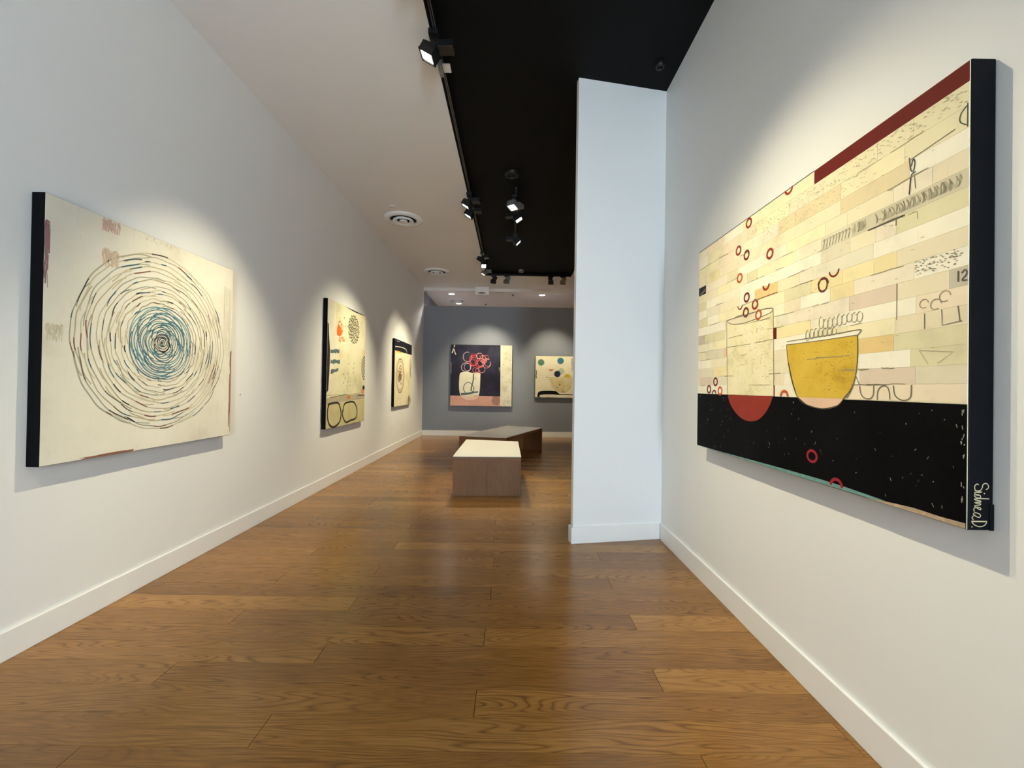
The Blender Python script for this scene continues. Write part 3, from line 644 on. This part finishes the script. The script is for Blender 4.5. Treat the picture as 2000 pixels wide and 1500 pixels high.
for U in ([(1.175, 0.364), (1.180, 0.338), (1.195, 0.324), (1.215, 0.323), (1.226, 0.336), (1.227, 0.364)], [(1.240, 0.320), (1.243, 0.350), (1.261, 0.364), (1.278, 0.354), (1.283, 0.322)], [(1.294, 0.364), (1.299, 0.336), (1.318, 0.322), (1.338, 0.323), (1.348, 0.335), (1.349, 0.366)]):
    pen.append((smooth(U, 5), 0.0034, PC))
pen.append(([(1.37, 0.464), (1.46, 0.452), (1.42, 0.424)], 0.002, PL)); pen.append(([(1.37, 0.464), (1.395, 0.424)], 0.002, PL))
for cu, cv, r in ((1.383, 0.593, .012), (1.415, 0.585, .014), (1.438, 0.602, .014)): pen.append((ell(cu, cv, r, r, 0, 300, 16), 0.002, (140, 128, 104)))
for k in range(7): pen.append((ell(0.935 + 0.022 * k, 0.562 + rg.uniform(-.004, .004), 0.010, 0.020 - 0.001 * k, 60, 380, 14), 0.0022, (130, 120, 92)))
for k in range(9): pen.append((ell(1.005 + 0.021 * k, 0.595 + rg.uniform(-.004, .004), 0.011, rg.uniform(.015, .024), 80, 400, 14), 0.0022, (140, 128, 98)))
for k in range(40):   # scribbled figures on the grey strip
    u = rg.uniform(1.145, 1.475); j_ = lambda: rg.uniform(-.006, .006); pen.append((smooth([(u, 0.878), (u + .006 + j_(), 0.896), (u + .002 + j_(), 0.910), (u + .010 + j_(), 0.888), (u + .004, 0.880)], 3), rg.uniform(.0009, .0018), (150, 143, 118)))
for k in range(9): pen.append((smooth([(1.01 + k * .014, 0.873), (1.018 + k * .014, 0.905), (1.008 + k * .014, 0.90)], 3), 0.002, (140, 132, 104)))
pen.append((smooth([(1.470, 0.660), (1.470, 0.632)], 3), 0.0032, (86, 80, 70))); pen.append((smooth([(1.478, 0.652), (1.486, 0.659), (1.490, 0.648), (1.479, 0.634), (1.491, 0.632)], 4), 0.0032, (86, 80, 70)))
pen += [(smooth([(1.337, 1.028), (1.342, 0.99), (1.350, 0.985), (1.354, 1.005), (1.349, 1.018), (1.343, 1.000)], 4), 0.003, (60, 56, 50)), (smooth([(1.356, 0.978), (1.343, 0.972), (1.338, 0.92)], 4), 0.0034, (50, 46, 42)), (smooth([(1.352, 0.975), (1.356, 0.93)], 3), 0.002, PC),
    (smooth([(1.489, 1.078), (1.474, 1.066), (1.472, 1.045), (1.489, 1.026)], 5), 0.0026, (80, 76, 66)), ([(1.489, 1.083), (1.489, 1.022)], 0.0022, (80, 76, 66)), ([(1.337, 1.02), (1.46, 1.034)], 0.002, PC), ([(1.20, 0.868), (1.325, 0.866)], 0.0038, (70, 66, 60)), ([(1.298, 0.868), (1.298, 0.845)], 0.003, PC),
    (smooth([(1.335, 0.862), (1.360, 0.862), (1.362, 0.84)], 4), 0.002, PL), ([(1.302, 0.56), (1.302, 0.67)], 0.0022, (150, 132, 106)), ([(1.385, 0.565), (1.385, 0.522)], 0.0024, PC), ([(1.43, 0.568), (1.432, 0.525), (1.48, 0.53)], 0.002, (120, 108, 90)), ([(1.47, 0.57), (1.475, 0.53)], 0.0026, (120, 104, 88))]
for k in range(60):   # joints and stray lines
    r = rg.randint(1, 15); u = rg.uniform(0, 1.40)
    pen.append((rough_line((u, VB[r] + rg.uniform(-.002, .002)), (u + rg.uniform(.03, .14), VB[r] + rg.uniform(-.003, .004)), rg, .0012, 6), rg.uniform(.0012, .0024), rg.choice([(150, 138, 104), (168, 156, 120), (118, 108, 84)])))
pen = [(pts, w, c) for pts, w, c in pen if all(0.002 < u < 1.493 for u, v in pts)]
P.strokes('pencil_lines', pen, 1.95)
tick = []
def ticks(u0, u1, v0, v1, n, c, l=0.009, w=0.0024):
    for k in range(n):
        u, v = rg.uniform(u0, u1 - l), rg.uniform(v0 + .002, v1 - .002); tick.append(([(u, v), (u + l * rg.uniform(.6, 1.1), v + rg.uniform(-.002, .001))], w, c))
ticks(.50, 1.49, 1.082, 1.135, 260, (170, 158, 124), .008, .0016); ticks(.62, 1.2, 1.025, 1.08, 120, (176, 164, 128), .008, .0016)
ticks(1.356, 1.49, .674, .720, 70, (124, 114, 92), .006, .0020)
ticks(.56, .72, .33, .66, 110, (178, 162, 118), .009, .0016); ticks(.36, .56, .33, .66, 40, (186, 172, 130), .010, .0014)
ticks(1.0, 1.155, .34, .52, 100, (178, 142, 40), .008, .0018); ticks(.86, 1.0, .38, .52, 30, (186, 150, 46), .010, .0016)
ticks(.0, 1.45, .42, 1.05, 120, (168, 156, 122), .012, .0014)
tick += [([(.09, VB[12] + .03), (.03, VB[12] + .012), (.09, VB[12] + .02), (.02, VB[12] + .004)], .004, (150, 144, 132)), ([(.584, .771), (.752, .772)], .003, (130, 70, 40))]
P.strokes('brush_ticks', tick, 2.0)
chips = []
for k in range(90):
    u, v = rg.uniform(.02, 1.48), rg.uniform(.02, .30)
    if (u - .54) ** 2 + (v - .32) ** 2 < .034 or ((u - 1.0) ** 2 + (v - .32) ** 2 < .018): continue
    g = rg.randint(60, 170); chips.append(([(u, v), (u + rg.uniform(-.006, .006), v + rg.uniform(-.010, .010))], rg.uniform(.0012, .0032), (g, g - 4, g - 14)))
for k in range(16):
    uu, vv = 1.484 + rg.uniform(-.006, .005), rg.uniform(.03, .31); chips.append(([(uu, vv), (uu + rg.uniform(-.002, .002), vv + rg.uniform(.004, .012))], .0022, (150, 146, 136)))
P.strokes('bare_chips', [c for c in chips if max(p[0] for p in c[0]) < 1.492], 1.8)
P.poly('teal_edge_stroke', [(0.003, 0.003), (0.30, 0.006), (0.60, 0.012), (0.81, 0.016), (1.0, 0.018), (1.12, 0.017), (1.25, 0.012), (1.346, 0.005), (0.8, 0.003)], mat('teal_paint', (110, 150, 146), 0.6, var=0.25, vscale=40), 1.75)
P.poly('bare_edge', [(1.20, 0.003), (1.30, 0.012), (1.36, 0.016), (1.43, 0.014), (1.491, 0.016), (1.491, 0.003)], mat('bare_canvas', (180, 156, 128), 0.7, var=0.3, vscale=60), 1.78)
P.strokes('top_edge_line', [([(0.003, 1.1895), (0.96, 1.1895)], 0.004, (70, 84, 84))], 1.4)
# signature on the near side of the canvas, read from top to bottom
sig = [[(370,330),(340,310),(305,330),(285,385),(300,440),(350,465),(410,445),(445,390),(455,330),(490,300),(530,295),(565,330),(575,375),(555,415),(520,430)],
    [(285,445),(330,470),(390,480),(440,488),(370,500),(300,495),(285,515)], [(478,518),(500,526)],
    [(285,515),(330,560),(400,565),(410,600),(395,622),(330,618),(288,585),(290,555),(330,543),(395,556)], [(592,640),(430,636),(340,640),(275,652)],
    [(275,655),(320,672),(405,690),(418,702),(405,715),(285,722)], [(285,724),(330,742),(405,752),(412,768),(390,780),(310,790),(285,808)],
    [(285,808),(340,848),(400,886),(422,872),(402,842),(340,828),(288,850),(270,890),(290,930)],
    [(330,960),(395,985),(413,1020),(395,1055),(340,1048),(290,1012),(265,985),(280,962),(330,950)], [(300,1000),(250,1040),(238,1080),(268,1112)],
    [(225,1150),(545,1150)], [(545,1150),(520,1210),(470,1250),(390,1265),(310,1240),(255,1195),(225,1150)], [(228,1268),(246,1276)]]
V = []; F = []; xs = 1.495 + 0.0006
for pts in sig:
    pl = smooth([((x - 155) * 0.000121, (1355 - y) * 0.0001116) for x, y in pts], 5)
    w = 0.0011
    if len(pl) < 3: w = 0.0016
    b0 = len(V)
    for i, (d, v) in enumerate(pl):
        a = pl[max(0, i-1)]; c = pl[min(len(pl)-1, i+1)]; du, dv = c[0]-a[0], c[1]-a[1]; l = math.hypot(du, dv) or 1e-6
        V += [(xs, -T6 + 0.002 + d - dv/l*w, v + du/l*w), (xs, -T6 + 0.002 + d + dv/l*w, v - du/l*w)]
    for i in range(len(pl) - 1): j = b0 + 2*i; F.append((j, j+1, j+3, j+2))
meshobj('signature', V, F, mat('signature_paint', (180, 168, 132), 0.55, var=0.03), root)['label'] = 'pale handwritten signature on dark canvas edge'
box('corner_fold', (1.4945, 1.4968, -0.010, 0.0005, 0.0, 0.066), EDGEK, root, bevel=0.001)

# ------------------------------------------------------------------ benches
def bench(name, top, H, label, topm, end):
    """waterfall bench: slab, laminate top, two end panels; top = quad (front-left, front-right, back-right, back-left)"""
    c = Vector((sum(p[0] for p in top) / 4, sum(p[1] for p in top) / 4))
    root = empty(name, (c.x, c.y, 0)); tag(root, label, 'bench', 'white topped oak gallery benches')
    Q = [Vector(p) - c for p in top]
    sl = prism('seat_slab', [tuple(p) for p in Q], H - 0.05, H - 0.009, OAKB, root, bevel=0.001); sl['tone'] = 0.0; sl['grain_seed'] = 1.0
    prism('seat_top', [tuple(p) for p in Q], H - 0.009, H, topm, root, bevel=0.0015)
    th = 0.05
    def along(a, b, d): v = (b - a).normalized(); return a + v * d
    def boards(A, B, C, D, n=2):
        for k in range(n):
            t0, t1 = k / n, (k + 1) / n; g = 0.0004 / (B - A).length
            e0, e1 = t0 + (g if k else 0), t1 - (g if k < n - 1 else 0)
            o = prism('end_board', [tuple(v) for v in (A.lerp(B, e0), A.lerp(B, e1), D.lerp(C, e1), D.lerp(C, e0))], 0.0, H - 0.05, OAKB, root, bevel=0.0006)
            o['tone'] = (0.05, -0.05)[k % 2]; o['grain_seed'] = 2.0 + 3.7 * k
    boards(Q[0], Q[1], along(Q[1], Q[2], th), along(Q[0], Q[3], th))
    boards(along(Q[3], Q[0], th), along(Q[2], Q[1], th), Q[2], Q[3])
    return root
bench('gallery_bench', [(-0.632, 4.455), (0.115, 4.495), (0.100, 5.74), (-0.645, 5.88)], 0.432, 'near oak bench with brightly lit white top, facing the camera end on', BTOP, 0)
bench('gallery_bench', [(-0.805, 6.32), (-0.068, 6.165), (0.590, 7.735), (-0.075, 8.08)], 0.432, 'far oak bench turned at an angle with a dim grey top', BTOP, 0)

# ------------------------------------------------------------------ track lighting
def track(name, a, b, label, rail=True):
    a, b = Vector(a), Vector(b); d = (b - a); L = d.length; ang = math.atan2(d.y, d.x)
    root = empty(name, a, ang); tag(root, label, 'light track')
    w = 0.017; h = 0.034
    boxes('rail_body', [(0, L, -w, -w + 0.005, -h, 0), (0, L, w - 0.005, w, -h, 0), (0, L, -w, w, -0.010, 0)], BLACKM, root)
    if rail: boxes('rail_lip', [(0, L, -w - 0.003, -w, -h - 0.0015, -h + 0.004)], RAIL, root)
    boxes('conductor', [(0, L, -0.005, 0.005, -0.016, -0.0100)], GREYM, root)
    return root
ZT = ZB - 0.02
track('light_track', (-0.556, YB + 0.3, ZT), (-0.556, 8.60, ZT), 'long black ceiling track along the edge of the white ceiling')
track('light_track', (-0.50, 8.615, ZT), (1.17, 8.615, ZT), 'black cross track at the far end of the black ceiling', rail=False)
track('light_track', (0.015, 4.85, ZT), (0.015, 6.75, ZT), 'short black track in the middle of the black ceiling', rail=False)

def orient(d):
    d = Vector(d).normalized(); return d.to_track_quat('-Z', 'Y').to_matrix()
def xf(V, R, c): return [tuple(R @ Vector(v) + Vector(c)) for v in V]
def rbox(name, b, R, c, material, parent, bevel=0.0):
    V, F = box_vf(*b); o = meshobj(name, xf(V, R, c), F, material, parent)
    if bevel: md = o.modifiers.new('bevel', 'BEVEL'); md.width = bevel; md.segments = 2
    return o
def rboxes(name, bs, R, c, material, parent):
    V = []; F = []
    for b in bs:
        v, f = box_vf(*b, off=len(V)); V += v; F += f
    return meshobj(name, xf(V, R, c), F, material, parent)
def spot_head(x, y, aim, label, power=1.0, size=52, blend=0.65, m=BLACKM, s=1.0, along='Y', drop=0.125, lit=True, color=SPOT):
    """square track spotlight: adapter in the track, stem, driver box, hinged square head, bezel, lens and its lamp"""
    z = ZT - 0.034
    root = empty('track_spotlight', (x, y, z)); tag(root, label, 'spotlight', 'square track spotlights')
    hx, hy = (0.032, 0.055) if along == 'Y' else (0.055, 0.022)
    box('track_adapter', (-hx, hx, -hy, hy, -0.032, 0.0), BLACKM, root, bevel=0.002)
    a0 = Vector(aim) - Vector((x, y, z)); az = Vector((a0.x, a0.y, 0)).normalized()
    c = az * 0.030 * s + Vector((0, 0, -drop)); d = (Vector(aim) - (Vector((x, y, z)) + c)).normalized(); R = orient(d)
    Rz = Matrix.Rotation(math.atan2(az.y, az.x) - PI2, 3, 'Z')
    box('stem', (-0.010, 0.010, -0.010, 0.010, -drop + 0.045, -0.032), BLACKM, root)
    hw, hl = 0.052 * s, 0.030 * s
    rbox('driver_box', (-0.042 * s, 0.042 * s, -0.135 * s, -0.030 * s, -drop + 0.012, -drop + 0.062), Rz, (0, 0, 0), m, root, bevel=0.003)
    rboxes('hinge', [(-0.034 * s, -0.022 * s, -0.040 * s, 0.030 * s, -drop + 0.030, -drop + 0.048), (0.022 * s, 0.034 * s, -0.040 * s, 0.030 * s, -drop + 0.030, -drop + 0.048)], Rz, (0, 0, 0), BLACKM, root)
    t = 0.006
    rboxes('housing', [(-hw, -hw + t, -hw, hw, -hl, hl), (hw - t, hw, -hw, hw, -hl, hl), (-hw, hw, -hw, -hw + t, -hl, hl), (-hw, hw, hw - t, hw, -hl, hl), (-hw, hw, -hw, hw, hl - 0.014, hl - 0.002)], R, c, m, root)
    rboxes('cooling_fin', [(-hw + 0.010 + i * 0.014, -hw + 0.013 + i * 0.014, -hw + 0.006, hw - 0.006, hl - 0.003, hl + 0.010) for i in range(7)], R, c, m, root)
    b2 = hw + 0.002
    rboxes('bezel', [(-b2, b2, -b2, -b2 + 0.012, -hl - 0.005, -hl + 0.004), (-b2, b2, b2 - 0.012, b2, -hl - 0.005, -hl + 0.004), (-b2, -b2 + 0.012, -b2, b2, -hl - 0.005, -hl + 0.004), (b2 - 0.012, b2, -b2, b2, -hl - 0.005, -hl + 0.004)], R, c, m, root)
    k = hw - 0.007; lz = -hl + 0.004
    V = xf([(-k, -k, lz), (k, -k, lz), (k, k, lz), (-k, k, lz)], R, c)
    meshobj('lens', V, [(0, 3, 2, 1)], LENS if lit else WHITEM, root)
    if lit:
        L = bpy.data.lights.new('spot_lamp', 'SPOT'); L.energy = SPOT_W * power; L.color = color
        L.spot_size = math.radians(size); L.spot_blend = blend; L.shadow_soft_size = 0.022
        lo = bpy.data.objects.new('spot_lamp', L); COL.objects.link(lo); lo.parent = root
        lo.location = c + d * (hl + 0.012); lo.rotation_mode = 'QUATERNION'; lo.rotation_quaternion = d.to_track_quat('-Z', 'Y')
    return root
XT = -0.556
spot_head(XT, 0.10, (-2.10, 0.80, 0.30), 'added fill spotlight, unseen on the long track behind the viewer', 0.6, 64, 0.8)  # unseen head added to give the near left wall warm fill light
spot_head(XT, 1.90, (1.20, 1.50, 1.10), 'black spotlight on the long track, hung nearest to the viewer', 1.25, 57, 1.0)
spot_head(XT, 2.22, (1.20, 1.90, 0.85), 'black spotlight on the long track, just above the top of the view', 0.95, 62, 1.0)
spot_head(XT, 2.72, (-2.10, 2.76, 0.78), 'big black spotlight nearest in view, on the long track', 2.15, 56, 1.0)
spot_head(XT, 4.98, (-2.10, 5.15, 0.95), 'black spotlight with glowing lens, nearer of the pair on the long track', 1.5, 60, 1.0)
spot_head(XT, 5.27, (-2.10, 5.45, 0.95), 'black spotlight with glowing lens, farther of the pair on the long track', 1.3, 56, 0.85)
spot_head(XT, 7.16, (-2.10, 7.75, 1.05), 'black spotlight on the long track, first of three near the ceiling corner', 1.8, 60, 1.0)
spot_head(XT, 7.52, (-0.25, 5.20, 0.40), 'spotlight with bright face on the long track, second of three near the corner', 3.6, 30, 0.7, s=0.9)
spot_head(XT, 8.02, (-2.10, 8.05, 1.05), 'grey sided spotlight on the long track, last of three by the corner', 1.5, 58, 0.85, m=GREYM, s=0.9)
spot_head(-0.42, 8.615, (-0.78, 9.80, 1.20), 'black spotlight hanging leftmost on the far cross track', 1.6, 66, 0.85, along='X')
spot_head(-0.14, 8.615, (-0.50, 9.80, 1.10), 'grey spotlight hanging second from left on the far cross track', 0.5, 64, 0.85, along='X', m=GREYM)
spot_head(0.79, 8.615, (1.0, 9.80, 1.25), 'black spotlight hanging second from right on the far cross track', 1.0, 60, 0.85, along='X')
spot_head(1.05, 8.615, (0.95, 9.80, 1.15), 'grey brown spotlight hanging rightmost on the far cross track', 0.4, 60, 0.85, along='X', m=GREYM)
spot_head(0.0, 5.02, (-0.55, 4.2, 0.0), 'grey spotlight with square white face under the middle black ceiling', 0.7, 54, 0.85, m=GREYM, s=1.1)
spot_head(0.015, 5.38, (1.9, 5.0, 0.4), 'black spotlight just behind the grey one in the ceiling middle', 2.0, 60, 0.8)
spot_head(0.015, 6.25, (2.6, 6.3, 0.9), 'black spotlight farthest back on the short middle track', 2.6, 60, 0.8)

# feed box clipped beside the first spotlight
fb = empty('track_feed_box', (-0.535, 2.98, ZT - 0.034)); tag(fb, 'small grey feed box on the long track behind the first spotlight', 'junction box')
box('feed_body', (-0.035, -0.005, -0.055, 0.055, -0.05, 0.0), GREYM, fb, bevel=0.002)
box('feed_plate', (-0.005, 0.050, -0.040, 0.040, -0.026, -0.018), WHITEM, fb, bevel=0.001)

# ------------------------------------------------------------------ ceiling fittings
def vent(x, y, z, R, label):
    root = empty('ceiling_diffuser', (x, y, z)); tag(root, label, 'air vent', 'round ceiling air diffusers')
    s = R / 0.265
    lathe('flange', [(0.265*s, 0.0), (0.262*s, -0.012), (0.245*s, -0.026), (0.215*s, -0.033), (0.190*s, -0.028), (0.182*s, -0.010), (0.182*s, -0.001)], WHITEM, root, 56)
    disc('duct', 0.183*s, -0.0015, DARK, root)
    lathe('outer_cone', [(0.140*s, -0.020), (0.152*s, -0.046), (0.146*s, -0.052), (0.115*s, -0.044), (0.085*s, -0.024)], WHITEM, root, 48)
    lathe('inner_cone', [(0.052*s, -0.020), (0.060*s, -0.046), (0.052*s, -0.051), (0.036*s, -0.046), (0.0, -0.043)], WHITEM, root, 40)
    return root
vent(-1.572, 5.76, ZW, 0.265, 'large round white ceiling diffuser, nearer of two on the off white ceiling')
vent(-1.584, 8.39, ZW, 0.262, 'round white ceiling diffuser, farther of two on the off white ceiling')
vent(-1.49, 10.85, ZR, 0.23, 'round white ceiling diffuser beyond the far grey partition')
cp = empty('sprinkler_cover', (-1.605, 5.36, ZW)); tag(cp, 'small flat white sprinkler cover beside the nearer diffuser', 'sprinkler')
lathe('cover_plate', [(0.040, -0.001), (0.040, -0.006), (0.036, -0.008), (0.0, -0.008)], CEIL, cp, 28); lathe('cover_ring', [(0.045, 0.0), (0.045, -0.003), (0.041, -0.003)], CEIL, cp, 28)
def black_round(x, y, r, h, label, name, ring=BLACKM):
    root = empty(name, (x, y, ZB)); tag(root, label, 'ceiling fitting')
    lathe('rim', [(r, 0.0), (r, -h * 0.5), (r * 0.85, -h), (r * 0.62, -h), (r * 0.60, -h * 0.6)], ring, root, 32)
    lathe('grille', [(r * 0.60, -h * 0.6), (r * 0.3, -h * 0.75), (0.0, -h * 0.8)], DARK, root, 32)
black_round(-0.035, 4.58, 0.085, 0.035, 'round black speaker on the black ceiling above the grey spotlight', 'ceiling_speaker')
black_round(0.155, 8.38, 0.06, 0.05, 'round grey rimmed fitting at the far edge of the black ceiling', 'ceiling_sensor', GREYM)
black_round(1.06, 3.00, 0.035, 0.035, 'small black sprinkler on the black ceiling near the angled wing wall', 'ceiling_sprinkler')
def downlight(x, y, label, power):
    root = empty('downlight', (x, y, ZR)); tag(root, label, 'downlight', 'recessed downlights beyond the partition')
    lathe('trim_ring', [(0.098, 0.0), (0.096, -0.006), (0.078, -0.008), (0.072, -0.003)], WHITEM, root, 36)
    disc('lens', 0.073, -0.0035, DLENS, root, 32)
    L = bpy.data.lights.new('down_lamp', 'SPOT'); L.energy = power; L.color = (1.0, 0.90, 0.80); L.spot_size = math.radians(140); L.spot_blend = 0.8; L.shadow_soft_size = 0.06
    lo = bpy.data.objects.new('down_lamp', L); COL.objects.link(lo); lo.parent = root; lo.location = (0, 0, -0.02)
downlight(-1.53, 10.10, 'bright round downlight left, above the top of the grey partition', 150)
downlight(-1.50, 11.25, 'round downlight just below the diffuser beyond the partition', 220)
downlight(0.715, 10.06, 'round downlight at right beyond the grey partition', 220)
em = empty('emergency_light', (-0.735, 9.66, ZW)); tag(em, 'white square box under the ceiling above the grey partition', 'emergency light')
box('housing', (-0.165, 0.165, -0.05, 0.05, -0.19, 0.0), WHITEM, em, bevel=0.012)
V = [(0.095 * math.cos(2*math.pi*i/24) - 0.01, -0.0515, -0.150 + 0.014 * math.sin(2*math.pi*i/24)) for i in range(24)]
meshobj('slot', V, [tuple(range(24))], DARK, em)
def small_sprinkler(x, y, label):
    root = empty('pendent_sprinkler', (x, y, ZR)); tag(root, label, 'sprinkler')
    lathe('escutcheon', [(0.05, 0.0), (0.048, -0.008), (0.02, -0.012)], CEIL, root, 24); lathe('head', [(0.012, -0.008), (0.012, -0.035), (0.03, -0.037), (0.03, -0.040), (0.0, -0.040)], GREYM, root, 20)
small_sprinkler(-0.006, 10.03, 'tiny sprinkler on the rear ceiling between box and right downlight'); small_sprinkler(-0.753, 11.2, 'tiny sprinkler on the rear ceiling just above the partition top')

# ------------------------------------------------------------------ wall outlet and pin
ou = empty('wall_outlet', (XL, 7.37, 0.345), PI2); tag(ou, 'white power outlet low on the white wall near the far corner', 'outlet')
box('cover_plate', (-0.036, 0.036, -0.006, 0.0, 0.0, 0.116), WHITEM, ou, bevel=0.002)
for zz in (0.022, 0.064):
    so = box('socket', (-0.017, 0.017, -0.0085, -0.005, zz, zz + 0.030), TRIM, ou, bevel=0.001)
    boxes('slot', [(-0.008, -0.005, -0.0088, -0.008, zz + 0.010, zz + 0.022), (0.005, 0.008, -0.0088, -0.008, zz + 0.010, zz + 0.022)], DARK, so)
pn_ = empty('wall_pin', (XL, 3.222, 1.104)); tag(pn_, 'tiny dark pin in the wall right of the swirl painting', 'pin')
R90 = Matrix.Rotation(math.radians(90), 3, 'Y')
def pin_part(name, prof, m):
    o = lathe(name, prof, m, pn_, 12); o.data.transform(R90.to_4x4())
pin_part('pin_head', [(0.0045, 0.004), (0.0045, 0.007), (0.0, 0.008)], GREYM); pin_part('pin_shaft', [(0.0012, 0.0), (0.0012, 0.005)], GREYM)
